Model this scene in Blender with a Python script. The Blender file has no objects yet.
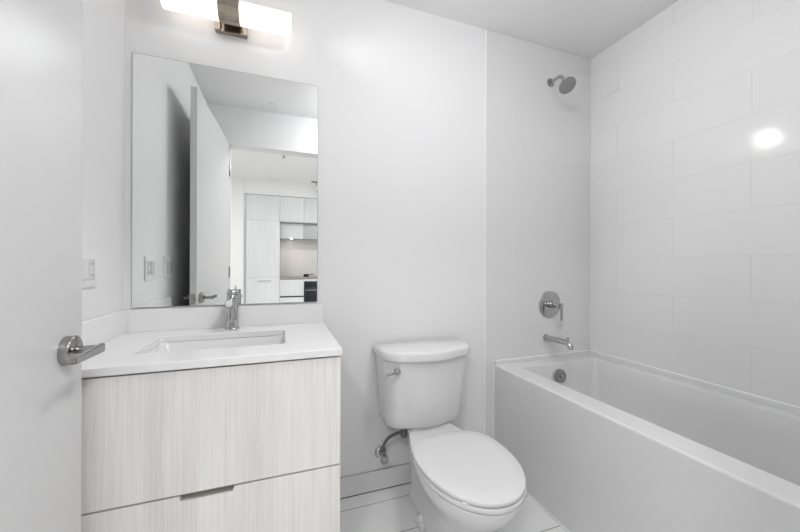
import bpy, bmesh, math, random
from mathutils import Vector, Matrix, Euler
random.seed(4)
S = bpy.context.scene
COL = S.collection
R = math.radians

# ---------------------------------------------------------------- camera, world, large lights, exposure
F_PX, YAW, PITCH, ROLL = 330.05, 19.708, -0.019, 0.207
cam_d = bpy.data.cameras.new('camera'); cam_d.sensor_width = 36.0; cam_d.lens = F_PX / 800 * 36.0
cam_d.clip_start = 0.01
cam = bpy.data.objects.new('camera', cam_d); COL.objects.link(cam); S.camera = cam
_y, _p, _r = R(YAW), R(PITCH), R(ROLL)
fw = Vector((math.sin(_y)*math.cos(_p), math.cos(_y)*math.cos(_p), math.sin(_p)))
rt = Vector((math.cos(_y), -math.sin(_y), 0)); up = rt.cross(fw)
r2 = math.cos(_r)*rt + math.sin(_r)*up; u2 = -math.sin(_r)*rt + math.cos(_r)*up
M = Matrix((r2, u2, -fw)).transposed().to_4x4(); M.translation = Vector((0, 0, 1.135))
cam.matrix_world = M

W = bpy.data.worlds.new('world'); S.world = W; W.use_nodes = True
W.node_tree.nodes['Background'].inputs[0].default_value = (0.95, 0.97, 1.0, 1)
W.node_tree.nodes['Background'].inputs[1].default_value = 1.0
S.view_settings.view_transform = 'Standard'; S.view_settings.look = 'None'
S.view_settings.exposure = 0.13; S.view_settings.gamma = 1.0; S.view_settings.use_curve_mapping = False

def area(name, loc, size, power, color, rot, shape='RECTANGLE', sy=None):
    l = bpy.data.lights.new(name, 'AREA'); l.energy = power; l.color = color; l.shape = shape
    l.size = size; l.size_y = sy or size
    o = bpy.data.objects.new(name, l); COL.objects.link(o); o.location = loc; o.rotation_euler = rot
    return o
SHADE_EMIT = 1.15      # glowing glass of the vanity light
END_POWER = 0.33       # extra lamp at the glass's right end, added for tile glint and shadow
DOME_EMIT = 42      # dome light added out of view to brighten the bathroom
HALL_POWER = 55     # unseen hall ceiling lights, added to shine in through the doorway
DAY_POWER = 12      # area lamp added behind an unseen window, to fill the hall
area('added_daylight', (3.16, -1.75, 1.45), 2.6, DAY_POWER, (0.95, 0.975, 1.0), (0, R(90), 0), sy=2.2)

# ---------------------------------------------------------------- room numbers (metres)
D, XR, XT, XL, ZC = 1.6145, 1.8941, 1.0931, -0.5938, 2.489
YE0, YE1 = -0.04, 0.08          # entry wall
JL, JR, ZH = -0.455, 0.52, 2.185 # doorway
KY, KC = -3.12, 2.66            # kitchen front plane, hall ceiling

# ---------------------------------------------------------------- materials
def new_mat(name):
    m = bpy.data.materials.new(name); m.use_nodes = True
    nt = m.node_tree; b = nt.nodes['Principled BSDF']
    return m, nt, b
def mat(name, col, rough=0.5, metal=0.0, spec=0.5, noise=0.0, nscale=30, bump=0.0, coat=0.0, emit=None, estr=0.0):
    m, nt, b = new_mat(name)
    b.inputs['Roughness'].default_value = rough; b.inputs['Metallic'].default_value = metal
    b.inputs['Specular IOR Level'].default_value = spec
    b.inputs['Coat Weight'].default_value = coat; b.inputs['Coat Roughness'].default_value = 0.06
    tc = nt.nodes.new('ShaderNodeTexCoord')
    nz = nt.nodes.new('ShaderNodeTexNoise'); nz.inputs['Scale'].default_value = nscale; nz.inputs['Detail'].default_value = 4
    nt.links.new(tc.outputs['Object'], nz.inputs['Vector'])
    rp = nt.nodes.new('ShaderNodeValToRGB')
    c = Vector(col)
    rp.color_ramp.elements[0].position = 0.3; rp.color_ramp.elements[1].position = 0.7
    rp.color_ramp.elements[0].color = (*(c*(1-noise)), 1); rp.color_ramp.elements[1].color = (*c, 1)
    nt.links.new(nz.outputs['Fac'], rp.inputs['Fac']); nt.links.new(rp.outputs['Color'], b.inputs['Base Color'])
    if bump:
        bp = nt.nodes.new('ShaderNodeBump'); bp.inputs['Strength'].default_value = bump; bp.inputs['Distance'].default_value = 0.002
        nt.links.new(nz.outputs['Fac'], bp.inputs['Height']); nt.links.new(bp.outputs['Normal'], b.inputs['Normal'])
    if emit:
        b.inputs['Emission Color'].default_value = (*emit, 1); b.inputs['Emission Strength'].default_value = estr
    return m
def wood(name, c0, c1, axis_scale=(170, 170, 3.0), rough=0.5):
    m, nt, b = new_mat(name)
    tc = nt.nodes.new('ShaderNodeTexCoord'); mp = nt.nodes.new('ShaderNodeMapping')
    mp.inputs['Scale'].default_value = axis_scale
    nt.links.new(tc.outputs['Object'], mp.inputs['Vector'])
    n1 = nt.nodes.new('ShaderNodeTexNoise'); n1.inputs['Scale'].default_value = 1.0; n1.inputs['Detail'].default_value = 6
    n1.inputs['Roughness'].default_value = 0.65; n1.inputs['Distortion'].default_value = 0.4
    nt.links.new(mp.outputs[0], n1.inputs['Vector'])
    mp2 = nt.nodes.new('ShaderNodeMapping'); mp2.inputs['Scale'].default_value = (axis_scale[0]*.07, axis_scale[1]*.07, axis_scale[2]*.5)
    nt.links.new(tc.outputs['Object'], mp2.inputs['Vector'])
    n2 = nt.nodes.new('ShaderNodeTexNoise'); n2.inputs['Scale'].default_value = 1.0; n2.inputs['Detail'].default_value = 3
    nt.links.new(mp2.outputs[0], n2.inputs['Vector'])
    ad = nt.nodes.new('ShaderNodeMath'); ad.operation = 'MULTIPLY_ADD'; ad.inputs[1].default_value = 0.55
    m2 = nt.nodes.new('ShaderNodeMath'); m2.operation = 'MULTIPLY'; m2.inputs[1].default_value = 0.45
    nt.links.new(n2.outputs['Fac'], m2.inputs[0]); nt.links.new(n1.outputs['Fac'], ad.inputs[0]); nt.links.new(m2.outputs[0], ad.inputs[2])
    rp = nt.nodes.new('ShaderNodeValToRGB')
    rp.color_ramp.elements[0].position = 0.36; rp.color_ramp.elements[1].position = 0.64
    rp.color_ramp.elements[0].color = (*c0, 1); rp.color_ramp.elements[1].color = (*c1, 1)
    nt.links.new(ad.outputs[0], rp.inputs['Fac']); nt.links.new(rp.outputs['Color'], b.inputs['Base Color'])
    b.inputs['Roughness'].default_value = rough; b.inputs['Specular IOR Level'].default_value = 0.3
    bp = nt.nodes.new('ShaderNodeBump'); bp.inputs['Strength'].default_value = 0.08; bp.inputs['Distance'].default_value = 0.001
    nt.links.new(n1.outputs['Fac'], bp.inputs['Height']); nt.links.new(bp.outputs['Normal'], b.inputs['Normal'])
    return m
def tile(name, axes, org, bw, rh, mortar, col, grout, rough, offset=0.5, bump=0.35, warp=0.12):
    m, nt, b = new_mat(name)
    g = nt.nodes.new('ShaderNodeNewGeometry'); sx = nt.nodes.new('ShaderNodeSeparateXYZ'); cx = nt.nodes.new('ShaderNodeCombineXYZ')
    nt.links.new(g.outputs['Position'], sx.inputs[0])
    for i in range(2):
        a = nt.nodes.new('ShaderNodeMath'); a.operation = 'SUBTRACT'; a.inputs[1].default_value = org[i]
        nt.links.new(sx.outputs[axes[i]], a.inputs[0]); nt.links.new(a.outputs[0], cx.inputs[i])
    br = nt.nodes.new('ShaderNodeTexBrick'); br.offset = offset; br.offset_frequency = 2; br.squash = 1.0
    br.inputs['Scale'].default_value = 1.0; br.inputs['Brick Width'].default_value = bw; br.inputs['Row Height'].default_value = rh
    br.inputs['Mortar Size'].default_value = mortar; br.inputs['Mortar Smooth'].default_value = 0.3
    br.inputs['Color1'].default_value = (*col, 1); br.inputs['Color2'].default_value = (*[c*0.995 for c in col], 1); br.inputs['Mortar'].default_value = (*grout, 1)
    nt.links.new(cx.outputs[0], br.inputs['Vector'])
    nt.links.new(br.outputs['Color'], b.inputs['Base Color'])
    b.inputs['Roughness'].default_value = rough
    nz = nt.nodes.new('ShaderNodeTexNoise'); nz.inputs['Scale'].default_value = 9; nz.inputs['Detail'].default_value = 1
    nt.links.new(cx.outputs[0], nz.inputs['Vector'])
    b1 = nt.nodes.new('ShaderNodeBump'); b1.inputs['Strength'].default_value = warp; b1.inputs['Distance'].default_value = 0.004
    nt.links.new(nz.outputs['Fac'], b1.inputs['Height'])
    b2 = nt.nodes.new('ShaderNodeBump'); b2.invert = True; b2.inputs['Strength'].default_value = bump; b2.inputs['Distance'].default_value = 0.002
    nt.links.new(br.outputs['Fac'], b2.inputs['Height']); nt.links.new(b1.outputs['Normal'], b2.inputs['Normal'])
    nt.links.new(b2.outputs['Normal'], b.inputs['Normal'])
    return m

M_WALL = mat('wall_paint', (0.84, 0.84, 0.845), 0.65, noise=0.01, nscale=120, bump=0.05, spec=0.3)
M_CEIL = mat('ceiling_paint', (0.93, 0.93, 0.93), 0.8, noise=0.01, nscale=150, spec=0.2)
M_HALLWALL = mat('hall_paint', (0.88, 0.88, 0.88), 0.65, noise=0.01, nscale=90, spec=0.3)
M_DOOR = mat('door_paint', (0.66, 0.66, 0.665), 0.32, noise=0.006, nscale=40, spec=0.5)
M_TRIM = mat('trim_paint', (0.84, 0.84, 0.84), 0.4, noise=0.005)
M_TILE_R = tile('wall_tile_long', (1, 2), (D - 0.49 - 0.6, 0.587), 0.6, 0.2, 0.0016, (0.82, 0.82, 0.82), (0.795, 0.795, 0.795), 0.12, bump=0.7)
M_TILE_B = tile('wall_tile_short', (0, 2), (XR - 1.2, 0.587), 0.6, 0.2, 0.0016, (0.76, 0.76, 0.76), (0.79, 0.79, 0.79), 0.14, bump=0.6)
M_FLOOR = tile('floor_tile', (0, 1), (0.735 - 0.61*2, 1.123 - 0.2*8), 0.61, 0.2, 0.0022, (0.80, 0.80, 0.805), (0.26, 0.26, 0.26), 0.35, offset=0.0, bump=0.3, warp=0.03)
M_BASE = mat('baseboard_tile', (0.80, 0.80, 0.81), 0.35, noise=0.01)
M_WOOD = wood('ash_laminate', (0.75, 0.722, 0.70), (0.93, 0.918, 0.90))
M_WOODK = wood('kitchen_laminate', (0.66, 0.68, 0.69), (0.78, 0.80, 0.81), (40, 40, 2))
M_WOODF = wood('hall_floor_oak', (0.52, 0.50, 0.47), (0.66, 0.64, 0.61), (20, 1.6, 20), 0.4)
M_QUARTZ = mat('white_quartz', (0.87, 0.87, 0.87), 0.22, noise=0.012, nscale=60)
M_PORC = mat('white_porcelain', (0.77, 0.77, 0.775), 0.12, noise=0.003, coat=0.3)
M_SINK = mat('sink_porcelain', (0.82, 0.82, 0.82), 0.12, noise=0.003, coat=0.2)
M_ACRYL = mat('tub_acrylic', (0.75, 0.75, 0.75), 0.2, noise=0.004, coat=0.2)
M_PLAST = mat('white_plastic', (0.86, 0.86, 0.86), 0.3, noise=0.003)
M_EDGE = mat('edge_trim', (0.93, 0.93, 0.93), 0.3, noise=0.003)
M_ROCK = mat('rocker_plastic', (0.74, 0.74, 0.74), 0.25, noise=0.003)
M_CHROME = mat('chrome', (0.50, 0.50, 0.505), 0.07, metal=1.0, noise=0.02)
M_NICKEL = mat('brushed_nickel', (0.37, 0.365, 0.36), 0.2, metal=1.0, noise=0.08, nscale=80)
M_BRONZE = mat('fixture_nickel', (0.42, 0.37, 0.31), 0.22, metal=1.0, noise=0.12, nscale=90)
M_HEAD = mat('shower_face', (0.36, 0.36, 0.365), 0.35, metal=0.6, noise=0.05)
M_NOZ = mat('nozzle_rubber', (0.17, 0.17, 0.175), 0.6)
M_HOSE = mat('braided_hose', (0.24, 0.24, 0.245), 0.4, metal=0.7, noise=0.5, nscale=420, bump=0.6)
M_DARK = mat('dark_gap', (0.05, 0.048, 0.045), 0.7, noise=0.1)
M_JOINT = mat('dark_joint', (0.10, 0.10, 0.10), 0.8, noise=0.1)
M_JOINT2 = mat('grey_joint', (0.50, 0.50, 0.50), 0.8, noise=0.1)
M_PULL = mat('finger_pull', (0.40, 0.38, 0.345), 0.5, noise=0.05)
M_MIRROR = mat('mirror_silver', (0.93, 0.94, 0.935), 0.0, metal=1.0)
M_MEDGE = mat('mirror_edge', (0.36, 0.38, 0.38), 0.3, noise=0.02)
M_SHADE = mat('frosted_shade', (0.90, 0.88, 0.86), 0.35, noise=0.003, emit=(1.0, 0.925, 0.85), estr=SHADE_EMIT)
M_DOME = mat('lit_dome', (0.9, 0.9, 0.9), 0.4, emit=(0.985, 0.99, 1.0), estr=DOME_EMIT)
M_LAMP = mat('lit_lens', (0.9, 0.9, 0.9), 0.4, emit=(1.0, 0.96, 0.90), estr=3.5)
M_PANEL = mat('lit_panel', (0.9, 0.9, 0.9), 0.4, emit=(1.0, 0.98, 0.95), estr=3.0)
M_OVEN = mat('oven_black_glass', (0.018, 0.022, 0.028), 0.08, noise=0.1)
M_STEEL = mat('stainless_steel', (0.55, 0.56, 0.57), 0.28, metal=1.0, noise=0.05)
M_COUNTK = mat('kitchen_counter_dark_edge', (0.33, 0.31, 0.29), 0.35, noise=0.1)
M_SPLASHK = mat('kitchen_splash', (0.74, 0.71, 0.68), 0.25, noise=0.05, nscale=6)
M_UPK = mat('grey_gloss_cabinet', (0.50, 0.52, 0.53), 0.25, noise=0.02)

# ---------------------------------------------------------------- mesh helpers
def link(name, bm, m, parent=None, smooth=40, kind=None):
    me = bpy.data.meshes.new(name)
    bmesh.ops.recalc_face_normals(bm, faces=bm.faces[:])
    if parent is not None:
        off = Vector((0, 0, 0)); p = parent
        while p is not None: off += p.location; p = p.parent
        for v in bm.verts: v.co -= off
    loc = Vector((0, 0, 0))
    bm.to_mesh(me); bm.free()
    me.materials.append(m)
    o = bpy.data.objects.new(name, me); COL.objects.link(o)
    if parent is not None: o.parent = parent
    if smooth:
        for p in me.polygons: p.use_smooth = True
        try: me.set_sharp_from_angle(angle=R(smooth))
        except Exception: pass
    if kind: o['kind'] = kind
    return o
def link_at(name, bm, m, loc, label, cat, group=None, smooth=40):
    """a top-level thing that is one mesh, origin at its base"""
    loc = Vector(loc)
    for v in bm.verts: v.co -= loc
    o = link(name, bm, m, None, smooth); o.location = loc
    o['label'] = label; o['category'] = cat
    if group: o['group'] = group
    return o
def thing(name, label, cat, loc, group=None):
    o = bpy.data.objects.new(name, None); COL.objects.link(o); o.location = loc
    o.empty_display_size = 0.05; o['label'] = label; o['category'] = cat
    if group: o['group'] = group
    return o
def box(bm, x0, x1, y0, y1, z0, z1, bev=0.0, seg=2):
    r = bmesh.ops.create_cube(bm, size=1.0)
    vs = r['verts']
    for v in vs:
        v.co = Vector(((x0+x1)/2 + v.co.x*(x1-x0), (y0+y1)/2 + v.co.y*(y1-y0), (z0+z1)/2 + v.co.z*(z1-z0)))
    if bev:
        es = list({e for v in vs for e in v.link_edges})
        bmesh.ops.bevel(bm, geom=es, offset=bev, segments=seg, profile=0.7, affect='EDGES')
    return bm
def B(*a, **k): return box(bmesh.new(), *a, **k)
def frame_of(d):
    d = Vector(d).normalized()
    a = Vector((0, 0, 1)) if abs(d.z) < 0.95 else Vector((1, 0, 0))
    u = d.cross(a).normalized(); v = d.cross(u).normalized()
    return d, u, v
def lathe(bm, origin, axis, prof, n=32):
    """prof: list of (radius, distance along the axis)"""
    d, u, v = frame_of(axis); o = Vector(origin); rings = []
    for r, t in prof:
        if r < 1e-6: rings.append([bm.verts.new(o + d*t)])
        else: rings.append([bm.verts.new(o + d*t + (u*math.cos(2*math.pi*i/n) + v*math.sin(2*math.pi*i/n))*r) for i in range(n)])
    for a, b in zip(rings, rings[1:]):
        if len(a) == 1 and len(b) == 1: continue
        for i in range(n):
            j = (i+1) % n
            if len(a) == 1: bm.faces.new((a[0], b[i], b[j]))
            elif len(b) == 1: bm.faces.new((a[i], a[j], b[0]))
            else: bm.faces.new((a[i], a[j], b[j], b[i]))
    return bm
def cyl(bm, p0, p1, r, bev=0.0, n=28, r1=None):
    p0 = Vector(p0); p1 = Vector(p1); L = (p1-p0).length; r1 = r if r1 is None else r1
    if bev: prof = [(0, 0), (r-bev, 0), (r-bev*.3, bev*.3), (r, bev), (r1, L-bev), (r1-bev*.3, L-bev*.3), (r1-bev, L), (0, L)]
    else: prof = [(0, 0), (r, 0), (r1, L), (0, L)]
    return lathe(bm, p0, p1-p0, prof, n)
def spline(pts, n=8):
    P = [Vector(p) for p in pts]; P = [2*P[0]-P[1]] + P + [2*P[-1]-P[-2]]; out = []
    for i in range(1, len(P)-2):
        for k in range(n):
            t = k/n
            out.append(0.5*((2*P[i]) + (-P[i-1]+P[i+1])*t + (2*P[i-1]-5*P[i]+4*P[i+1]-P[i+2])*t*t + (-P[i-1]+3*P[i]-3*P[i+1]+P[i+2])*t**3))
    out.append(P[-2]); return out
def tube(bm, pts, r, n=16, ry=None):
    pts = [Vector(p) for p in pts]; rings = []; u = None
    for i, p in enumerate(pts):
        d = (pts[min(i+1, len(pts)-1)] - pts[max(i-1, 0)]).normalized()
        if u is None: _, u, v = frame_of(d)
        u = (u - d*u.dot(d)).normalized(); v = d.cross(u)
        rr = r[i] if isinstance(r, (list, tuple)) else r
        rings.append([bm.verts.new(p + u*math.cos(2*math.pi*k/n)*rr + v*math.sin(2*math.pi*k/n)*(ry or rr)) for k in range(n)])
    for a, b in zip(rings, rings[1:]):
        for k in range(n): bm.faces.new((a[k], a[(k+1) % n], b[(k+1) % n], b[k]))
    bm.faces.new(rings[0]); bm.faces.new(rings[-1]); return bm
def rrect(x0, x1, y0, y1, r, z, seg=6):
    out = []
    for cx, cy, a0 in ((x1-r, y1-r, 0), (x0+r, y1-r, 90), (x0+r, y0+r, 180), (x1-r, y0+r, 270)):
        for k in range(seg+1):
            a = R(a0 + 90*k/seg); out.append(Vector((cx + r*math.cos(a), cy + r*math.sin(a), z)))
    return out
def loft(bm, loops, cap0=True, cap1=True, closed=False):
    rings = [[bm.verts.new(p) for p in L] for L in loops]
    pairs = list(zip(rings, rings[1:])) + ([(rings[-1], rings[0])] if closed else [])
    n = len(rings[0])
    for a, b in pairs:
        for i in range(n): bm.faces.new((a[i], a[(i+1) % n], b[(i+1) % n], b[i]))
    if not closed:
        if cap0: bm.faces.new(rings[0])
        if cap1: bm.faces.new(rings[-1])
    return bm
def extr(bm, poly, axis, t):
    """prism of a closed polygon swept along a vector"""
    t = Vector(t); return loft(bm, [[Vector(p) for p in poly], [Vector(p)+t for p in poly]])

# ---------------------------------------------------------------- setting
T = 0.12
def struct(name, bm, m, smooth=0): return link(name, bm, m, None, smooth, 'structure')
struct('floor', B(XL-T, XR+T, YE0, D+T, -0.1, 0), M_FLOOR)
struct('ceiling', B(XL-T, XR+T, YE0, D+T, ZC, ZC+0.1), M_CEIL)
struct('wall_back', B(XL-T, XR+T, D, D+T, 0, ZC), M_WALL)
struct('wall_left', B(XL-T, XL, YE1, D, 0, ZC), M_WALL)
struct('wall_right', B(XR, XR+T, YE1, D, 0, ZC), M_TILE_R)
bm = B(XL-T, JL, YE0, YE1, 0, ZC); box(bm, JR, XR+T, YE0, YE1, 0, ZC); box(bm, JL, JR, YE0, YE1, ZH, ZC)
struct('wall_front', bm, M_WALL)
TT = 0.003
struct('wall_shower', B(XT+0.004, XR-0.0005, D-TT, D-0.0005, 0.001, ZC-0.001), M_TILE_B)
struct('trim_1', B(XT-0.006, XT+0.0035, D-TT-0.003, D-0.0005, 0.001, ZC-0.001, bev=0.001), M_EDGE)
# tile skirting on the back wall (its joint stays dark), the left wall and the entry wall
def skirting(name, x0, x1, y0, y1):
    struct(name, B(x0, x1, y0, y1, 0.005, 0.10, bev=0.0015), M_BASE)
struct('trim_5', B(XL+0.001, XT-0.006, D-0.0105, D-0.0005, 0.0002, 0.0048), M_JOINT)
struct('trim_6', B(XL+0.001, XT-0.006, D-0.0080, D-0.0005, 0.1003, 0.1022), M_JOINT2)
skirting('baseboard_back', XL+0.001, XT-0.006, D-0.011, D-0.0005)
skirting('baseboard_left', XL+0.0005, XL+0.011, YE1+0.001, 1.07)
skirting('baseboard_front', JR+0.08, 1.155, YE1+0.0005, YE1+0.011)
# door lining and casing
bm = B(JL, JL+0.02, YE0-0.004, YE1+0.004, 0, ZH-0.02, bev=0.001); box(bm, JR-0.02, JR, YE0-0.004, YE1+0.004, 0, ZH-0.02, bev=0.001); box(bm, JL, JR, YE0-0.004, YE1+0.004, ZH-0.02, ZH, bev=0.001)
box(bm, JR-0.032, JR-0.02, YE0+0.02, YE0+0.06, 0, ZH-0.02); box(bm, JL+0.02, JL+0.032, YE0+0.02, YE0+0.06, 0, ZH-0.02)
struct('trim_2', bm, M_TRIM)
bm = B(JR, JR+0.07, YE1+0.0005, YE1+0.014, 0, ZH+0.0, bev=0.002)
struct('trim_3', bm, M_TRIM)
# the hall and the kitchen wall seen in the mirror
HX0, HX1 = -2.4, 3.05
struct('floor_hall', B(HX0-T, HX1+T, KY-0.75, YE0, -0.1, 0), M_WOODF)
struct('ceiling_hall', B(HX0-T, HX1+T, KY-0.75, YE0, KC, KC+0.1), M_CEIL)
struct('wall_kitchen', B(HX0-T, HX1+T, KY-0.75, KY-0.63, 0, KC), M_HALLWALL)
struct('wall_hall', B(HX0-T, HX0, KY-0.63, YE0, 0, KC), M_HALLWALL)
bm = B(HX0, XL-T, YE0-0.02, YE0+0.1, 0, KC); box(bm, XR+T, HX1, YE0-0.02, YE0+0.1, 0, KC); box(bm, XL-T, XR+T, YE0-0.0, YE0+0.1, ZC+0.1, KC)
struct('wall_corridor', bm, M_HALLWALL)
# unseen living room wall, window opening added for the fill lamp
WY0, WY1, WZ0, WZ1 = -3.0, -0.5, 0.35, 2.5
bm = B(HX1, HX1+T, KY-0.63, WY0, 0, KC); box(bm, HX1, HX1+T, WY1, YE0, 0, KC)
box(bm, HX1, HX1+T, WY0, WY1, 0, WZ0); box(bm, HX1, HX1+T, WY0, WY1, WZ1, KC)
struct('wall_window', bm, M_HALLWALL)
bm = bmesh.new()
for y0 in (WY0, (WY0+WY1)/2-0.025, WY1-0.05): box(bm, HX1+0.03, HX1+0.08, y0, y0+0.05, WZ0, WZ1)
for z0 in (WZ0, WZ1-0.05): box(bm, HX1+0.03, HX1+0.08, WY0, WY1, z0, z0+0.05)
struct('added_window', bm, M_TRIM)  # invented window frame around the added fill lamp
# stub wall, soffit and side return around the fitted kitchen
struct('wall_soffit', B(-0.6275, HX1, KY-0.63, KY+0.0, 2.392, KC), M_HALLWALL)
struct('wall_return', B(HX0, -0.628, KY-0.63, KY+0.02, 0, KC), M_HALLWALL)

# ---------------------------------------------------------------- the open door
P0, P1 = Vector((-0.462, 1.0274, 0)), Vector((-0.4205, 0.112, 0))     # room face: free edge, hinge edge
dl = (P1-P0).normalized(); dn = Vector((-dl.y, dl.x, 0))                # along to the hinge, out into the room
if dn.x < 0: dn = -dn
DL = (P1-P0).length
def dpt(a, o, z): return P0 + dl*a + dn*o + Vector((0, 0, z))
def dbox(bm, a0, a1, o0, o1, z0, z1, bev=0.0):
    base = [dpt(a0, o0, z0), dpt(a1, o0, z0), dpt(a1, o1, z0), dpt(a0, o1, z0)]
    b2 = bmesh.new(); loft(b2, [base, [p + Vector((0, 0, z1-z0)) for p in base]])
    if bev: bmesh.ops.bevel(b2, geom=b2.edges[:], offset=bev, segments=2, affect='EDGES')
    me = bpy.data.meshes.new('t'); b2.to_mesh(me); b2.free(); bm.from_mesh(me); bpy.data.meshes.remove(me); return bm
door = struct('door_1', dbox(bmesh.new(), 0, DL, -0.035, 0, 0.010, 2.163, bev=0.001), M_DOOR)
hz = 0.941
def door_handle(sgn):
    o0 = 0.0 if sgn > 0 else -0.035
    def q(a, o, z): return dpt(a, o0 + sgn*o, z)
    t_r = 0.019; bs = 0.073
    root = link('door_handle', lathe(bmesh.new(), q(bs, 0.0003, hz), dn*sgn, [(0, 0), (0.033, 0), (0.033, t_r-0.003), (0.032, t_r-0.001), (0.030, t_r), (0, t_r)], 40), M_NICKEL, door)
    L = 0.064 if sgn > 0 else 0.047
    cyl(bm := bmesh.new(), q(bs, t_r+0.0005, hz), q(bs, L-0.004, hz), 0.0085, 0.001)
    link('spindle_neck', bm, M_NICKEL, root)
    # flat blade: starts at the neck, runs towards the hinges, slightly tapered
    bm = bmesh.new(); loops = []
    for a, hw in ((bs-0.012, 0.0085), (bs-0.0095, 0.0105), (bs+0.06, 0.0085), (bs+0.112, 0.007), (bs+0.115, 0.005)):
        loops.append([q(a, L-0.007, hz-hw), q(a, L-0.007, hz+hw), q(a, L+0.003, hz+hw), q(a, L+0.003, hz-hw)])
    loft(bm, loops); bmesh.ops.bevel(bm, geom=[e for e in bm.edges], offset=0.0015, segments=2, affect='EDGES')
    link('lever', bm, M_NICKEL, root)
    return root
door_handle(1); door_handle(-1)
link('latch_plate', dbox(bmesh.new(), -0.0015, -0.0001, -0.029, -0.006, hz-0.03, hz+0.03), M_NICKEL, door)
link('latch_bolt', dbox(bmesh.new(), -0.010, -0.0016, -0.024, -0.011, hz-0.009, hz+0.009, bev=0.001), M_NICKEL, door)
for z in (0.25, 1.08, 1.93):
    h = P1 + dl*0.006 + dn*0.004
    link('hinge', cyl(bmesh.new(), (h.x, h.y, z-0.045), (h.x, h.y, z+0.045), 0.006, 0.001, 14), M_NICKEL, door)

# ---------------------------------------------------------------- vanity
VX0, VX1, VY, CZ, CX1, CY = XL+0.004, 0.182, 1.080, 0.866, 0.187, 1.0723
CT = 0.022
van = thing('vanity_cabinet', 'pale ash wood-grain bathroom vanity with two wide drawers', 'vanity', ((VX0+VX1)/2, 1.35, 0))
bm = B(VX0, VX0+0.018, VY+0.021, D-0.013, 0.13, CZ-CT-0.0005); box(bm, VX1-0.018, VX1, VY+0.0205, D-0.013, 0.13, CZ-CT-0.0005, bev=0.001)
box(bm, VX0+0.018, VX1-0.018, D-0.03, D-0.014, 0.13, CZ-CT-0.0005); box(bm, VX0+0.018, VX1-0.018, VY+0.021, D-0.03, 0.13, 0.148)
link('carcass', bm, M_WOOD, van)
bm = B(VX0+0.018, VX1-0.019, VY+0.022, VY+0.030, 0.80, CZ-CT-0.0005); box(bm, VX0+0.018, VX1-0.019, VY+0.022, VY+0.030, 0.44, 0.50)
link('gap_shade_strip', bm, M_DARK, van)  # near-black strip put behind the drawer gaps to stand for their shade
link('plinth', B(VX0+0.01, VX1-0.02, VY+0.06, D-0.013, 0.0005, 0.1295), M_WOOD, van)
SPL = 0.4865
def drawer(z0, z1, notch):
    # slab front; the lower one has a finger notch cut from its top edge
    bm = bmesh.new()
    if notch:
        pa, pb, dp = -0.270, -0.130, 0.014
        prof = [(VX0, z0), (VX1, z0), (VX1, z1), (pb, z1), (pb-0.004, z1-dp), (pa+0.004, z1-dp), (pa, z1), (VX0, z1)]
    else: prof = [(VX0, z0), (VX1, z0), (VX1, z1), (VX0, z1)]
    extr(bm, [(x, VY, z) for x, z in prof], None, (0, 0.019, 0))
    o = link('drawer_front', bm, M_WOOD, van, smooth=0)
    if notch:
        bm = B(pa+0.002, pb-0.002, VY+0.0030, VY+0.0185, z1-dp+0.0002, z1-dp+0.0030)
        box(bm, pa+0.002, pb-0.002, VY+0.0160, VY+0.0188, z1-dp+0.003, z1-0.0005)
        h = link('finger_pull', bm, M_PULL, o); h['label'] = 'recessed dark metal finger pull'
drawer(SPL+0.003, 0.8375, False)
drawer(0.145, SPL-0.003, True)

# countertop with cut-out, backsplash and side splash
SX0, SX1, SY0, SY1 = -0.426, 0.0125, 1.205, 1.4715
ct = thing('countertop', 'white quartz vanity countertop with low upstands and sink cut-out', 'countertop', (-0.2, 1.35, CZ-CT))
e = 0.0015; c0 = XL+0.0015
out = lambda i, z: rrect(c0+i, CX1-i, CY+i, D-0.0015-i, 0.002, z, 4)
inn = lambda i, z: rrect(SX0-i, SX1+i, SY0-i, SY1+i, 0.012, z, 4)
link('slab', loft(bmesh.new(), [out(0, CZ-CT), out(0, CZ-e), out(e, CZ), inn(e, CZ), inn(0, CZ-e), inn(0, CZ-CT)], closed=True), M_QUARTZ, ct, smooth=30)
link('backsplash', B(c0, CX1, D-0.021, D-0.0015, CZ+0.0003, 0.9565, bev=0.001), M_QUARTZ, ct)
link('side_splash', B(c0, c0+0.0195, CY, D-0.0215, CZ+0.0003, 0.9565, bev=0.001), M_QUARTZ, ct)

sink = thing('undermount_sink', 'white rectangular undermount basin set into the countertop', 'sink', (-0.207, 1.34, 0.70))
zs = CZ-CT-0.0008; L = []
for i, z, r in ((-0.02, zs-0.012, .02), (-0.02, zs, .02), (-0.004, zs, .03), (0.000, zs-0.006, .03), (0.006, zs-0.06, .035), (0.016, zs-0.105, .05), (0.05, zs-0.128, .06), (0.12, zs-0.134, .012)):
    L.append(rrect(SX0+i, SX1-i, SY0+i, SY1-i, max(r, 0.012), z, 6))
link('basin', loft(bmesh.new(), L, cap0=False), M_SINK, sink, smooth=50)
sx, sy = -0.207, 1.34
link('drain', lathe(bmesh.new(), (sx, sy, zs-0.1337), (0, 0, 1), [(0, 0), (0.026, 0), (0.026, 0.002), (0.022, 0.004), (0.018, 0.002), (0, 0.003)]), M_CHROME, sink)
link('overflow_hole', lathe(bmesh.new(), (sx, SY1-0.0078, zs-0.05), (0, -1, 0), [(0, 0), (0.012, 0), (0.012, 0.002), (0.008, 0.003), (0, 0.001)], 20), M_CHROME, sink)

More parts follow.
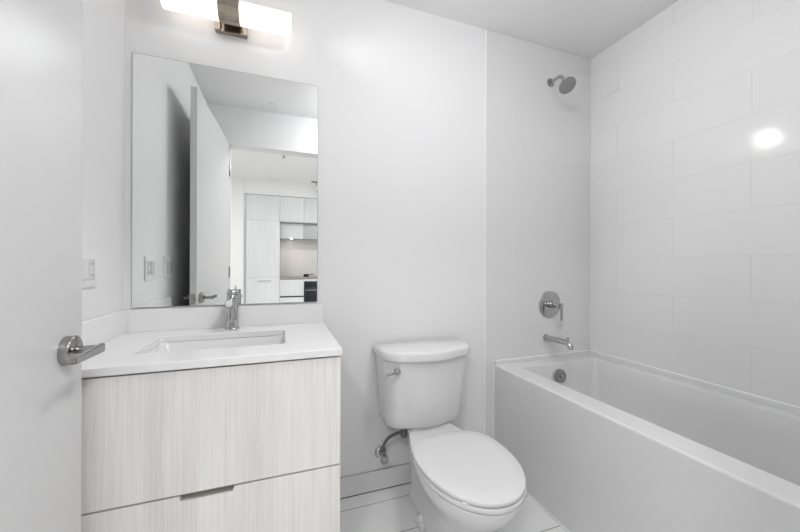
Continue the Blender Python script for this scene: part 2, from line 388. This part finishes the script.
# faucet
fx, fy = -0.196, 1.556
fa = thing('basin_faucet', 'chrome single-hole basin faucet with top lever behind the sink', 'faucet', (fx, fy, CZ))
link('base_flange', lathe(bmesh.new(), (fx, fy, CZ+0.0003), (0, 0, 1), [(0, 0), (0.0285, 0), (0.0285, 0.004), (0.0265, 0.007), (0, 0.007)]), M_CHROME, fa)
link('body', lathe(bmesh.new(), (fx, fy, CZ+0.0075), (0, 0, 1), [(0, 0), (0.0235, 0), (0.0225, 0.02), (0.0225, 0.136), (0.0215, 0.138), (0, 0.138)]), M_CHROME, fa)
d0, d1 = Vector((fx, fy-0.018, 0.994)), Vector((fx+0.002, 1.435, 0.985))
sp = link('spout', cyl(bmesh.new(), d0, d1, 0.0145, 0.002), M_CHROME, fa)
ae = link('aerator', lathe(bmesh.new(), d1 + Vector((0, 0.016, -0.0125)), (0, -0.15, -1), [(0, 0), (0.0105, 0), (0.0105, 0.007), (0.008, 0.008), (0, 0.006)], 20), M_CHROME, sp)
link('spout_cap', lathe(bmesh.new(), d1, d1-d0, [(0, 0.0002), (0.0128, 0.0002), (0.0128, 0.0012), (0.011, 0.002), (0, 0.0022)]), M_PLAST, sp)['label'] = 'bright round spout end'
hd = link('handle', lathe(bmesh.new(), (fx, fy, CZ+0.1475), (0, 0, 1), [(0, 0), (0.0225, 0), (0.0228, 0.011), (0.021, 0.0135), (0, 0.014)]), M_CHROME, fa)
link('lever_pin', tube(bmesh.new(), [(fx, fy, CZ+0.1595), (fx-0.004, fy-0.03, CZ+0.166), (fx-0.008, fy-0.058, CZ+0.171)], 0.0036, 12), M_CHROME, hd)
link('gap_shade_ring', lathe(bmesh.new(), (fx, fy, CZ+0.1456), (0, 0, 1), [(0, 0), (0.0195, 0), (0.0195, 0.0018), (0, 0.0018)]), M_DARK, fa)  # near-black ring put in the gap under the handle as its shade

# mirror
mi = thing('wall_mirror', 'large frameless rectangular mirror on the wall above the sink', 'mirror', (-0.204, D-0.004, 0.963))
mx0, mx1, mz0, mz1 = -0.567, 0.1596, 0.9625, 1.988
link('backing', B(mx0+0.0004, mx1-0.0004, D-0.0055, D-0.0008, mz0+0.0004, mz1-0.0004), M_MEDGE, mi, smooth=0)
bm = bmesh.new(); yq = D-0.0062
i = 0.0016
a = [Vector((mx0, yq+0.0006, mz0)), Vector((mx1, yq+0.0006, mz0)), Vector((mx1, yq+0.0006, mz1)), Vector((mx0, yq+0.0006, mz1))]
loft(bm, [a, [p + Vector((0, -0.001, 0)) for p in a]])
link('glass_edge', bm, M_MEDGE, mi, smooth=0)
bm = B(mx0+i, mx1-i, yq-0.0008, yq-0.00045, mz0+i, mz1-i)
link('mirror_glass', bm, M_MIRROR, mi, smooth=0)

# vanity light
vl = thing('vanity_light', 'two-shade brushed nickel wall light above the mirror', 'wall light', (-0.206, D, 2.18))
tz, ty, tr = 2.190, 1.531, 0.044
for x0, x1 in ((-0.444, -0.2475), (-0.1685, 0.034)):
    bm = lathe(bmesh.new(), (x0, ty, tz), (1, 0, 0), [(0, 0), (tr-0.002, 0), (tr, 0.002), (tr, x1-x0-0.002), (tr-0.002, x1-x0), (0, x1-x0)], 48)
    link('glass_shade', bm, M_SHADE, vl)
bm = bmesh.new(); prof = []
NA = 26
for k in range(NA+1):
    a = R(-100 + 290*k/NA); prof.append((ty + math.cos(math.pi-a)*0.0500, tz + math.sin(math.pi-a)*0.0500))
inner = []
for k in range(NA, -1, -1):
    a = R(-100 + 290*k/NA); inner.append((ty + math.cos(math.pi-a)*0.0465, tz + math.sin(math.pi-a)*0.0465))
ring = prof + inner; bw0, bw1 = -0.246, -0.170
va = [bm.verts.new((bw0, y, z)) for y, z in ring]; vb = [bm.verts.new((bw1, y, z)) for y, z in ring]
n = len(ring)
for k in range(n): bm.faces.new((va[k], va[(k+1) % n], vb[(k+1) % n], vb[k]))
for vv in (va, vb):
    for k in range(NA): bm.faces.new((vv[k], vv[k+1], vv[n-2-k], vv[n-1-k]))
link('band', bm, M_BRONZE, vl)
eg = area('added_end_glow', (0.043, ty, tz), 0.075, END_POWER, (1.0, 0.97, 0.94), (0, R(-90), R(-10)), 'DISK'); eg.data.spread = R(64)  # extra disc lamp just outside the shade, throws light at the shower wall
link('core', cyl(bmesh.new(), (-0.2472, ty, tz), (-0.1688, ty, tz), 0.042, 0.001), M_BRONZE, vl)
bm = B(-0.272, -0.146, D-0.010, D-0.0006, 2.141, 2.238, bev=0.001)
box(bm, -0.272, -0.251, D-0.030, D-0.010, 2.141, 2.238, bev=0.001); box(bm, -0.167, -0.146, D-0.030, D-0.010, 2.141, 2.238, bev=0.001)
box(bm, -0.251, -0.167, D-0.022, D-0.010, 2.141, 2.150, bev=0.001)
link('backplate', bm, M_BRONZE, vl)

# switch plates on the left wall
def plate(y, z, label, outlet, wide=True):
    t = thing('switch_plate', label, 'switch', (XL, y, z), 'white switch plates on the left wall')
    hw = 0.058 if wide else 0.037
    link('plate', B(XL+0.0004, XL+0.0065, y-hw, y+hw, z-0.058, z+0.058, bev=0.002), M_PLAST, t)
    cs = (-0.023, 0.023) if wide else (0,)
    for k, c in enumerate(cs):
        rk = link('rocker' if not (outlet and k == 1) else 'outlet', B(XL+0.0066, XL+0.0100, y+c-0.0165, y+c+0.0165, z-0.033, z+0.033, bev=0.0012), M_ROCK, t)
        if outlet and k == 1:
            for dz in (-0.019, 0.019):
                for dy in (-0.006, 0.006): link('slot', B(XL+0.0101, XL+0.0104, y+c+dy-0.0012, y+c+dy+0.0012, z+dz-0.004, z+dz+0.004), M_DARK, rk)
    for dz in (-0.048, 0.048):
        for c in cs: link('screw', cyl(bmesh.new(), (XL+0.0066, y+c, z+dz), (XL+0.0075, y+c, z+dz), 0.003, n=12), M_PLAST, t)
plate(1.335, 1.120, 'wide white outlet and switch plate on the left wall nearer the mirror', True)
plate(1.075, 1.125, 'white two-rocker switch plate beside the open door, seen only in the mirror', False)

# ---------------------------------------------------------------- toilet
TX = 0.672
def egg(w, wb, yf, ym, yb, z, n=14, sq=2.05, rc=0.03, round_back=False):
    """half-width w at ym, round front at yf, straight back of half-width wb at yb"""
    pts = []
    for k in range(2*n+1):                    # right (x+) round the front to the left
        a = math.pi*k/(2*n); c, s = math.cos(a), math.sin(a)
        pts.append(Vector((TX + math.copysign(abs(c)**(2/sq), c)*w, ym - (abs(s)**(2/sq))*(ym-yf), z)))
    m = 8
    side = []
    for k in range(1, m+1):
        t = k/m; e_ = t*t*(3-2*t) if wb < w else t
        side.append((w + (wb-w)*e_, ym + (yb-rc-ym)*t))
    for a in (30, 60, 90): side.append((wb-rc + rc*math.cos(R(a)), yb-rc + rc*math.sin(R(a))))
    if round_back:
        side = [(w*max(math.cos(R(a)), 0)**(2/2.8), ym + (yb-ym)*math.sin(R(a))**(2/2.8)) for a in (5, 12, 20, 29, 38, 47, 56, 65, 73, 81, 87)]
    for hw, y in side: pts.append(Vector((TX-hw, y, z)))
    for hw, y in reversed(side): pts.append(Vector((TX+hw, y, z)))
    ca, sa = math.cos(R(-1.2)), math.sin(R(-1.2))      # the bowl sits a touch askew under its tank
    return [Vector((TX + (p.x-TX)*ca - (p.y-1.45)*sa, 1.45 + (p.x-TX)*sa + (p.y-1.45)*ca, p.z)) for p in pts]
to = thing('toilet', 'white two-piece toilet with elongated closed lid beside the bathtub', 'toilet', (TX, 1.25, 0))
L = [egg(.092, .080, 1.045, 1.22, 1.535, 0.0006), egg(.094, .082, 1.040, 1.22, 1.537, 0.012), egg(.090, .078, 1.045, 1.22, 1.535, 0.028),
     egg(.084, .076, 1.040, 1.20, 1.53, 0.07), egg(.086, .078, 1.020, 1.19, 1.53, 0.13), egg(.100, .082, .985, 1.17, 1.53, 0.19),
     egg(.130, .088, .935, 1.15, 1.53, 0.245), egg(.158, .094, .892, 1.13, 1.535, 0.29), egg(.179, .100, .866, 1.12, 1.54, 0.328),
     egg(.184, .104, .855, 1.12, 1.543, 0.352), egg(.1865, .105, .853, 1.12, 1.543, 0.3625), egg(.1855, .104, .854, 1.12, 1.542, 0.3645)]
link('bowl', loft(bmesh.new(), L), M_PORC, to, smooth=60)
def slab_egg(name, z0, z1, w, yf, yb, wb, rb, dome=0.0):
    L = []
    for dw, z in ((0.0012, z0), (0, z0+0.0012), (0, z1-rb), (rb*.3, z1-rb*.4), (rb, z1)):
        L.append(egg(w-dw, wb-dw, yf+dw, 1.12, yb-dw, z, round_back=True))
    for f in (0.75, 0.45, 0.2):
        L.append([Vector((TX + (p.x-TX)*f, 1.12 + (p.y-1.12)*f, z1 + dome*(1-f))) for p in egg(w-rb, wb-rb, yf+rb, 1.12, yb-rb, z1, round_back=True)])
    return link(name, loft(bmesh.new(), L), M_PORC, to, smooth=50)
slab_egg('seat', 0.3698, 0.3850, .1890, .848, 1.288, .120, 0.0015)
slab_egg('lid', 0.3906, 0.4045, .1880, .850, 1.304, .124, 0.004, dome=0.002)
for s in (-1, 1):
    link('hinge', B(TX+s*0.075-0.022, TX+s*0.075+0.022, 1.313, 1.333, 0.366, 0.386, bev=0.004), M_PORC, to)
    link('bolt_cap', lathe(bmesh.new(), (TX+s*0.090-0.005, 1.325, 0.029), (0, 0, 1), [(0, -0.004), (0.0135, -0.004), (0.0135, 0.013), (0.010, 0.021), (0, 0.024)], 20), M_PORC, to)
    box(bm := bmesh.new(), TX+s*0.088-0.025, TX+s*0.088+0.015, 1.295, 1.355, 0.0008, 0.0285, bev=0.006)
    link('foot', bm, M_PORC, to)
link('bumper', B(TX-0.135, TX-0.118, 0.902, 0.914, 0.3851, 0.3905), M_PLAST, to)
def tank_loop(hw, yf, yb, r, z, bow=0.0, cx=0.659):
    pts = []
    x0, x1 = cx-hw, cx+hw
    pts += [Vector((x1, yb, z)), Vector((x0, yb, z))]
    for k in range(9):
        a = R(180 + 90*k/8); pts.append(Vector((x0+r + r*math.cos(a), yf+bow+r + r*math.sin(a), z)))
    for k in range(1, 12):
        t = k/12; pts.append(Vector((x0+r + (x1-x0-2*r)*t, yf + bow - bow*math.sin(math.pi*t)**0.8, z)))
    for k in range(9):
        a = R(270 + 90*k/8); pts.append(Vector((x1-r + r*math.cos(a), yf+bow+r + r*math.sin(a), z)))
    return pts
L = []
for z, hw, yf, ins in ((0.3755, .180, 1.425, 0), (0.378, .189, 1.410, 0), (0.388, .195, 1.401, 0), (0.42, .198, 1.396, 0), (0.55, .207, 1.380, 0), (0.66, .213, 1.366, 0), (0.7045, .2155, 1.361, 0)):
    L.append(tank_loop(hw, yf, 1.588, .075, z, .022))
link('tank', loft(bmesh.new(), L), M_PORC, to, smooth=60)
L = []
for z, i in ((0.7055, .004), (0.709, .001), (0.714, 0), (0.738, 0), (0.745, .0025), (0.7485, .007), (0.750, .014)):
    L.append(tank_loop(.2305-i, 1.336+i, 1.596-i*.5, .10-i, z, .030))
link('tank_lid', loft(bmesh.new(), L), M_PORC, to, smooth=60)
box(bm := bmesh.new(), TX-0.10, TX+0.095, 1.42, 1.535, 0.3600, 0.3738, bev=0.003)
link('tank_ledge', bm, M_PORC, to)
hb = Vector((0.481, 1.3765, 0.667))
fl = link('flush_handle', lathe(bmesh.new(), hb + Vector((0, 0.008, 0)), (0, -1, 0), [(0, 0), (0.014, 0.0), (0.0155, 0.012), (0.014, 0.018), (0.008, 0.022), (0, 0.023)], 24), M_CHROME, to)
link('trip_lever', tube(bmesh.new(), spline([hb + Vector((0, -0.012, 0)), hb + Vector((-0.012, -0.016, 0.0)), hb + Vector((-0.032, -0.020, -0.001)), hb + Vector((-0.058, -0.022, -0.003))], 5), [0.0065]*6 + [0.0055]*6 + [0.0062]*4, 12), M_CHROME, fl)

# water supply
wv = thing('stop_valve', 'chrome water stop valve with grey hose on the wall left of the toilet', 'valve', (0.470, D, 0.195))
link('escutcheon', lathe(bmesh.new(), (0.470, D-0.0006, 0.200), (0, -1, 0), [(0, 0), (0.031, 0), (0.030, 0.005), (0.022, 0.011), (0.011, 0.013), (0, 0.013)]), M_CHROME, wv)
bm = cyl(bmesh.new(), (0.470, D-0.014, 0.200), (0.470, D-0.062, 0.200), 0.0095, 0.001, 20); cyl(bm, (0.470, D-0.050, 0.190), (0.470, D-0.050, 0.228), 0.0085, 0.001, 18)
link('valve_body', bm, M_CHROME, wv)
link('oval_handle', lathe(bmesh.new(), (0.470, D-0.0625, 0.200), (0, -1, 0), [(0, 0), (0.016, 0.001), (0.022, 0.008), (0.019, 0.017), (0, 0.018)], 20), M_CHROME, wv)
link('drip_nut', lathe(bmesh.new(), (0.472, D-0.050, 0.1895), (0, 0, -1), [(0, 0), (0.011, 0), (0.011, 0.018), (0.007, 0.024), (0, 0.025)], 12), M_CHROME, wv)
pts = spline([(0.470, D-0.050, 0.2285), (0.473, D-0.053, 0.262), (0.490, D-0.070, 0.300), (0.520, D-0.090, 0.326), (0.544, D-0.103, 0.335), (0.556, D-0.108, 0.330)], 8)
link('hose', tube(bmesh.new(), pts, 0.0078, 14), M_HOSE, wv)
link('coupling_nut', lathe(bmesh.new(), (0.556, D-0.110, 0.316), (0, 0, 1), [(0, 0), (0.015, 0), (0.017, 0.004), (0.017, 0.030), (0.014, 0.034), (0.012, 0.0705), (0, 0.0705)], 14), M_NOZ, wv)
wv.location += Vector((0.006, 0, -0.012))

# ---------------------------------------------------------------- bathtub
tub = thing('bathtub', 'white alcove bathtub with a smooth flat apron along the tiled wall', 'bathtub', (1.53, 0.85, 0))
ax0, ax1, ay0, ay1, az = 1.1570, XR-0.0003, YE1+0.002, D-TT-0.0008, 0.5676
ix0, ix1, iy0, iy1 = 1.2706, 1.8258, 0.20, 1.517
def TO(i, z, r=.006): return rrect(ax0+i, ax1-i, ay0+i, ay1-i, r, z, 8)
def TI(i, z, r, fy=0.0): return rrect(ix0+i, ix1-i, iy0+i+fy, iy1-i, r, z, 8)
L = [TO(0.0, 0.001), TO(0, 0.558), TO(0, 0.5605), TO(0.0014, 0.5650), TO(0.0045, az-0.0004), TO(0.007, az), TO(0.010, az)]
L += [TI(-0.008, az, .024), TI(-0.003, az, .018), TI(-0.001, az-0.001, .018), TI(0.0005, az-0.004, .018), TI(0.008, az-0.10, .03), TI(0.028, az-0.26, .06, .06), TI(0.045, az-0.36, .08, .12), TI(0.075, az-0.395, .09, .15), TI(0.13, az-0.405, .09, .15)]
bm = loft(bmesh.new(), L)
# raised tiling lip along the three walls
lp = 0.014
box(bm, ax1-lp, ax1, ay0, ay1, az-0.004, az+0.0225, bev=0.004); box(bm, ax0+0.004, ax1-lp, ay1-0.010, ay1, az-0.004, az+0.0215, bev=0.003); box(bm, ax0+0.004, ax1-lp, ay0, ay0+lp, az-0.004, az+0.0225, bev=0.004)
link('shell', bm, M_ACRYL, tub, smooth=45)
link('apron_bead', cyl(bmesh.new(), (ax0-0.001, ay1-0.001, 0.003), (ax0-0.001, ay1-0.001, 0.563), 0.003, n=10), M_PLAST, tub)
link('wall_bead', cyl(bmesh.new(), (ax1-0.0032, ay0+0.004, az+0.0228), (ax1-0.0032, ay1-0.003, az+0.0228), 0.0032, n=10), M_EDGE, tub)
link('wall_bead', cyl(bmesh.new(), (ax0+0.006, ay1-0.0032, az+0.0218), (ax1-0.004, ay1-0.0032, az+0.0218), 0.0032, n=10), M_EDGE, tub)
link('floor_bead', cyl(bmesh.new(), (ax0-0.002, ay0+0.01, 0.0045), (ax0-0.002, ay1-0.01, 0.0045), 0.004, n=10), M_PLAST, tub)
oc = Vector((1.535, 1.5035, 0.494)); on = Vector((0, -1, 0.10))
ov = link('overflow_plate', lathe(bmesh.new(), oc, on, [(0, -0.002), (0.040, -0.002), (0.0405, 0.004), (0.039, 0.010), (0.036, 0.012), (0, 0.012)], 36), M_NICKEL, tub)
link('overflow_knob', lathe(bmesh.new(), oc + on*0.0125, on, [(0, 0), (0.010, 0), (0.010, 0.010), (0.008, 0.012), (0, 0.012)], 20), M_CHROME, ov)
link('tub_drain', lathe(bmesh.new(), (1.545, 1.24, az-0.4048), (0, 0, 1), [(0, 0), (0.035, 0), (0.035, 0.002), (0.028, 0.005), (0, 0.008)]), M_CHROME, tub)

# ---------------------------------------------------------------- shower fittings
yw = D-TT-0.0005
sh = thing('overhead_shower', 'round chrome shower head on a short arm high on the tiles', 'shower head', (1.562, yw, 2.27))
link('escutcheon', lathe(bmesh.new(), (1.562, yw, 2.272), (0, -1, 0), [(0, 0), (0.026, 0), (0.025, 0.004), (0.016, 0.010), (0.0105, 0.011), (0, 0.011)], 28), M_NICKEL, sh)
arm = spline([(1.562, yw-0.0115, 2.272), (1.562, yw-0.04, 2.273), (1.562, yw-0.075, 2.270), (1.559, yw-0.100, 2.246), (1.553, yw-0.113, 2.219)], 7)
link('arm', tube(bmesh.new(), arm, 0.0098, 18), M_CHROME, sh)
hn = Vector((-0.10, -0.62, -0.78)).normalized(); hc = Vector((1.5525, yw-0.114, 2.216))
lathe(bm := bmesh.new(), hc, hn, [(0, 0.0), (0.011, 0.0), (0.0135, 0.006), (0.0145, 0.014), (0.012, 0.020), (0.018, 0.026), (0.037, 0.036), (0.0460, 0.041), (0.0475, 0.046), (0.0475, 0.050), (0.0455, 0.0525), (0, 0.0525)], 40)
hs = link('head', bm, M_NICKEL, sh)
link('spray_face', lathe(bmesh.new(), hc, hn, [(0, 0.0527), (0.0435, 0.0527), (0.0435, 0.0536), (0.041, 0.0546), (0, 0.0556)], 36), M_HEAD, hs)
_, hu, hv = frame_of(hn); bm = bmesh.new()
for r_, n_ in ((0.009, 6), (0.019, 12), (0.029, 18), (0.0375, 24)):
    for k in range(n_):
        a = 2*math.pi*k/n_; p = hc + hn*0.0553 + (hu*math.cos(a) + hv*math.sin(a))*r_
        cyl(bm, p - hn*0.001, p + hn*0.0018, 0.0014, n=6)
link('nozzles', bm, M_NOZ, hs)

va_ = thing('shower_valve', 'round chrome shower mixer plate with a lever above the tub spout', 'shower valve', (1.561, yw, 0.90))
vz = 0.900; vx = 1.561
link('escutcheon', lathe(bmesh.new(), (vx, yw, vz), (0, -1, 0), [(0, 0), (0.084, 0), (0.084, 0.002), (0.080, 0.006), (0.066, 0.009), (0, 0.011)], 48), M_CHROME, va_)
link('sleeve', cyl(bmesh.new(), (vx, yw-0.0112, vz), (vx, yw-0.040, vz), 0.021, 0.002), M_CHROME, va_)
st = link('stem', cyl(bmesh.new(), (vx, yw-0.0402, vz), (vx, yw-0.088, vz), 0.0165, 0.002), M_CHROME, va_)
bm = bmesh.new(); L = []
for z, hw, ht in ((vz+0.0140, .006, .0045), (vz+0.0165, .0075, .005), (vz-0.02, .0075, .005), (vz-0.085, .0068, .0045), (vz-0.088, .005, .003)):
    L.append([Vector((vx-hw, yw-0.094-ht, z)), Vector((vx+hw, yw-0.094-ht, z)), Vector((vx+hw, yw-0.094+ht, z)), Vector((vx-hw, yw-0.094+ht, z))])
loft(bm, L[1:]); bmesh.ops.bevel(bm, geom=bm.edges[:], offset=0.0012, segments=2, affect='EDGES')
link('lever', bm, M_CHROME, va_)

ts = thing('tub_spout', 'chrome tub filler spout with diverter knob above the bathtub end', 'tub spout', (1.531, yw, 0.70))
px, pz = 1.531, 0.699
link('collar', lathe(bmesh.new(), (px, yw, pz), (0, -1, 0), [(0, 0), (0.019, 0), (0.019, 0.006), (0, 0.006)], 28), M_CHROME, ts)
bm = bmesh.new(); sp_ = [(px, yw-0.0065, pz), (px, yw-0.05, pz), (px, yw-0.10, pz), (px, yw-0.155, pz-0.001), (px, yw-0.176, pz-0.007), (px, yw-0.186, pz-0.020), (px, yw-0.188, pz-0.030)]
ps = spline(sp_, 6); tube(bm, ps, [0.0165 - 0.002*(k/(len(ps)-1))**2 for k in range(len(ps))], 24)
link('body', bm, M_CHROME, ts)
lathe(bm := bmesh.new(), (px, yw-0.165, pz+0.0125), (0, -0.2, 1), [(0, -0.004), (0.004, -0.004), (0.004, 0.008), (0.0085, 0.010), (0.0085, 0.016), (0.006, 0.018), (0, 0.018)], 18)
link('diverter_knob', bm, M_CHROME, ts)

# ---------------------------------------------------------------- ceiling fittings
def disc_fitting(name, x, y, zc, r, label, cat, m_rim, m_lens, group=None):
    t = thing(name, label, cat, (x, y, zc), group)
    link('rim', lathe(bmesh.new(), (x, y, zc-0.0004), (0, 0, -1), [(r*.8, 0), (r, 0), (r, 0.003), (r*.94, 0.006), (r*.8, 0.005), (r*.8, 0)], 32), m_rim, t)
    link('lens' if m_lens is not M_PLAST else 'cover', lathe(bmesh.new(), (x, y, zc-0.0006), (0, 0, -1), [(0, 0), (r*.79, 0), (r*.79, 0.003), (0, 0.0035)], 32), m_lens, t)
    return t
disc_fitting('sprinkler_cover', -0.067, 0.235, ZC, 0.042, 'small round white sprinkler cover on the bathroom ceiling, seen in the mirror', 'sprinkler', M_PLAST, M_PLAST)
dm = thing('added_dome_light', 'added unseen dome light on the bathroom ceiling near the door wall', 'ceiling light', (0.62, 0.55, ZC))  # out of view, added only to raise the brightness of the room
link('rim', lathe(bmesh.new(), (0.62, 0.55, ZC-0.0004), (0, 0, -1), [(0, 0), (0.165, 0), (0.165, 0.014), (0.150, 0.018), (0, 0.018)], 48), M_PLAST, dm)
link('dome', lathe(bmesh.new(), (0.62, 0.55, ZC-0.0186), (0, 0, -1), [(0, 0)] + [(0.148*math.cos(R(a)), 0.085*math.sin(R(a))) for a in range(0, 90, 6)] + [(0, 0.085)], 48), M_DOME, dm)

# ---------------------------------------------------------------- kitchen seen through the doorway in the mirror
KX = [-0.592, -0.033, 0.385, 0.98]
def front(t, x0, x1, z0, z1, m, y=KY, name='door'):
    return link(name, B(x0+0.0015, x1-0.0015, y-0.018, y, z0+0.0015, z1-0.0015, bev=0.001), m, t)
def bar(t, x0, x1, z, y=KY):
    bm = B(x0, x1, y+0.016, y+0.024, z-0.005, z+0.005, bev=0.001)
    for x in (x0+0.01, x1-0.018): box(bm, x, x+0.008, y+0.0005, y+0.017, z-0.004, z+0.004)
    return link('handle', bm, M_STEEL, t)
KZT = 2.385
struct('trim_4', B(-0.626, -0.596, KY-0.62, KY+0.004, 0.0, 2.39), M_UPK)
tc = thing('tall_cabinet', 'tall pale wood-grain kitchen cabinet, reflected in the mirror', 'cabinet', (-0.31, KY-0.3, 0))
link('carcass', B(KX[0], KX[1]-0.002, KY-0.61, KY-0.020, 0.0005, KZT), M_UPK, tc)
front(tc, KX[0], KX[1], 1.935, KZT, M_WOODK); front(tc, KX[0], KX[1], 0.925, 1.935, M_WOODK)
bar(front(tc, KX[0], KX[1], 0.10, 0.925, M_WOODK), -0.40, -0.18, 0.862)
def upper(x0, x1, lab, m, lab2, m2):
    t = thing('upper_cabinet', lab, 'cabinet', ((x0+x1)/2, KY-0.3, 1.93), 'upper kitchen cabinets')
    link('carcass', B(x0+0.001, x1-0.001, KY-0.61, KY-0.020, 1.930, KZT), m, t); front(t, x0, x1, 1.932, KZT, m)
    t2 = thing('shelf_cabinet', lab2, 'cabinet', ((x0+x1)/2, KY-0.45, 1.66), 'low wall cabinets under the upper ones')
    link('carcass', B(x0+0.001, x1-0.001, KY-0.61, KY-0.190, 1.660, 1.925), m2, t2); front(t2, x0, x1, 1.640, 1.922, m2, y=KY-0.17)
upper(KX[1], KX[2], 'pale upper kitchen cabinet next to the tall one, reflected in the mirror', M_WOODK, 'low pale wall cabinet with a lit spot under it, reflected in the mirror', M_WOODK)
upper(KX[2], KX[3], 'pale upper kitchen cabinet above the oven, reflected at the mirror edge', M_WOODK, 'grey cooker hood box above the hob, reflected at the mirror edge', M_UPK)
bc = thing('base_cabinet', 'pale kitchen base unit with two drawers left of the oven, reflected in the mirror', 'cabinet', (0.17, KY-0.3, 0))
link('carcass', B(KX[1]+0.001, KX[2]-0.001, KY-0.61, KY-0.020, 0.0005, 0.885), M_DARK, bc)
front(bc, KX[1], KX[2], 0.578, 0.880, M_WOODK, name='drawer_front'); front(bc, KX[1], KX[2], 0.10, 0.553, M_WOODK, name='drawer_front')
kc = link_at('kitchen_worktop', B(KX[1]+0.001, KX[3], KY-0.61, KY+0.008, 0.8865, 0.921, bev=0.002), M_COUNTK, (0.47, KY-0.3, 0.8865), 'dark-edged kitchen worktop, reflected in the mirror', 'worktop')
struct('wall_splashback', B(KX[1]+0.001, KX[3], KY-0.628, KY-0.615, 0.922, 1.66), M_SPLASHK)
ovn = thing('oven', 'black glass built-in oven at the right edge of the mirror', 'oven', (0.68, KY-0.3, 0))
link('body', B(KX[2]+0.001, KX[3]-0.001, KY-0.61, KY-0.020, 0.10, 0.885), M_STEEL, ovn)
link('trim_panel', B(KX[2]+0.002, KX[3]-0.002, KY-0.0195, KY, 0.845, 0.884), M_WOODK, ovn)
link('control_panel', B(KX[2]+0.002, KX[3]-0.002, KY-0.0195, KY, 0.715, 0.843, bev=0.001), M_OVEN, ovn)
od = link('door', B(KX[2]+0.002, KX[3]-0.002, KY-0.0195, KY, 0.30, 0.712, bev=0.001), M_OVEN, ovn)
bar(od, KX[2]+0.02, KX[3]-0.02, 0.680)
link('lower_panel', B(KX[2]+0.002, KX[3]-0.002, KY-0.0195, KY, 0.10, 0.297), M_WOODK, ovn)
hob = thing('saucepan', 'small dark pan on the kitchen worktop above the oven', 'pan', (0.44, KY-0.20, 0.9215))
link('pot', lathe(bmesh.new(), (0.44, KY-0.20, 0.9217), (0, 0, 1), [(0, 0), (0.045, 0), (0.05, 0.006), (0.05, 0.05), (0.047, 0.05), (0.045, 0.008), (0, 0.006)], 24), M_OVEN, hob)
link('pan_handle', cyl(bmesh.new(), (0.4905, KY-0.20, 0.958), (0.58, KY-0.20, 0.962), 0.007, 0.001, 12), M_OVEN, hob)
disc = thing('puck_light', 'small lit puck light under the low wall cabinet, reflected in the mirror', 'light', (0.17, KY-0.26, 1.66))
link('rim', lathe(bmesh.new(), (0.17, KY-0.26, 1.6595), (0, 0, -1), [(0.020, 0), (0.030, 0), (0.030, 0.006), (0.020, 0.007), (0.020, 0)], 24), M_STEEL, disc)
link('lens', lathe(bmesh.new(), (0.17, KY-0.26, 1.6595), (0, 0, -1), [(0, 0), (0.0195, 0), (0.0195, 0.006), (0, 0.007)], 24), M_LAMP, disc)
area('puck_glow', (0.17, KY-0.26, 1.645), 0.04, 1.1, (1.0, 0.93, 0.86), (0, 0, 0), 'DISK')
# hall ceiling: spot, smoke alarm, sprinkler, added unseen lights
sp = thing('ceiling_spotlight', 'small white spotlight hanging from the hall ceiling, reflected at the mirror edge', 'spotlight', (0.60, -2.95, KC))
link('canopy', B(0.50, 0.72, -2.97, -2.93, KC-0.022, KC-0.0005, bev=0.003), M_NICKEL, sp)
link('stem', cyl(bmesh.new(), (0.585, -2.95, KC-0.0225), (0.585, -2.95, KC-0.09), 0.008, n=12), M_NICKEL, sp)
link('head', lathe(bmesh.new(), (0.585, -2.95, KC-0.088), (-0.1, 0.35, -1), [(0, 0), (0.028, 0.004), (0.034, 0.02), (0.036, 0.09), (0.032, 0.09), (0.03, 0.07), (0, 0.07)], 24), M_PLAST, sp)
disc_fitting('smoke_alarm', 0.381, -2.115, KC, 0.055, 'round white smoke alarm on the hall ceiling, reflected near the mirror edge', 'smoke alarm', M_PLAST, M_PLAST)
hs_ = thing('hall_sprinkler', 'small metal sprinkler head on the hall ceiling, reflected below the door head', 'sprinkler', (0.02, -1.58, KC))
link('rim', lathe(bmesh.new(), (0.02, -1.58, KC-0.0004), (0, 0, -1), [(0, 0), (0.034, 0), (0.032, 0.008), (0.012, 0.012), (0, 0.012)], 24), M_STEEL, hs_)
link('deflector', lathe(bmesh.new(), (0.02, -1.58, KC-0.0126), (0, 0, -1), [(0, 0), (0.008, 0), (0.008, 0.03), (0.022, 0.032), (0.022, 0.035), (0, 0.035)], 16), M_NICKEL, hs_)
for k, (x, y) in enumerate(((-0.78, -0.85), (0.80, -0.85))):  # hall lights added out of sight to light the bathroom through the doorway
    disc_fitting('added_hall_light', x, y, KC, 0.19, ('added unseen hall ceiling light on the side of the door hinges', 'added unseen hall ceiling light on the side away from the hinges')[k], 'ceiling light', M_PLAST, M_PANEL)
    area('hall_glow', (x, y, KC-0.012), 0.34, HALL_POWER/2, (1.0, 0.995, 0.985), (0, 0, 0), 'DISK')
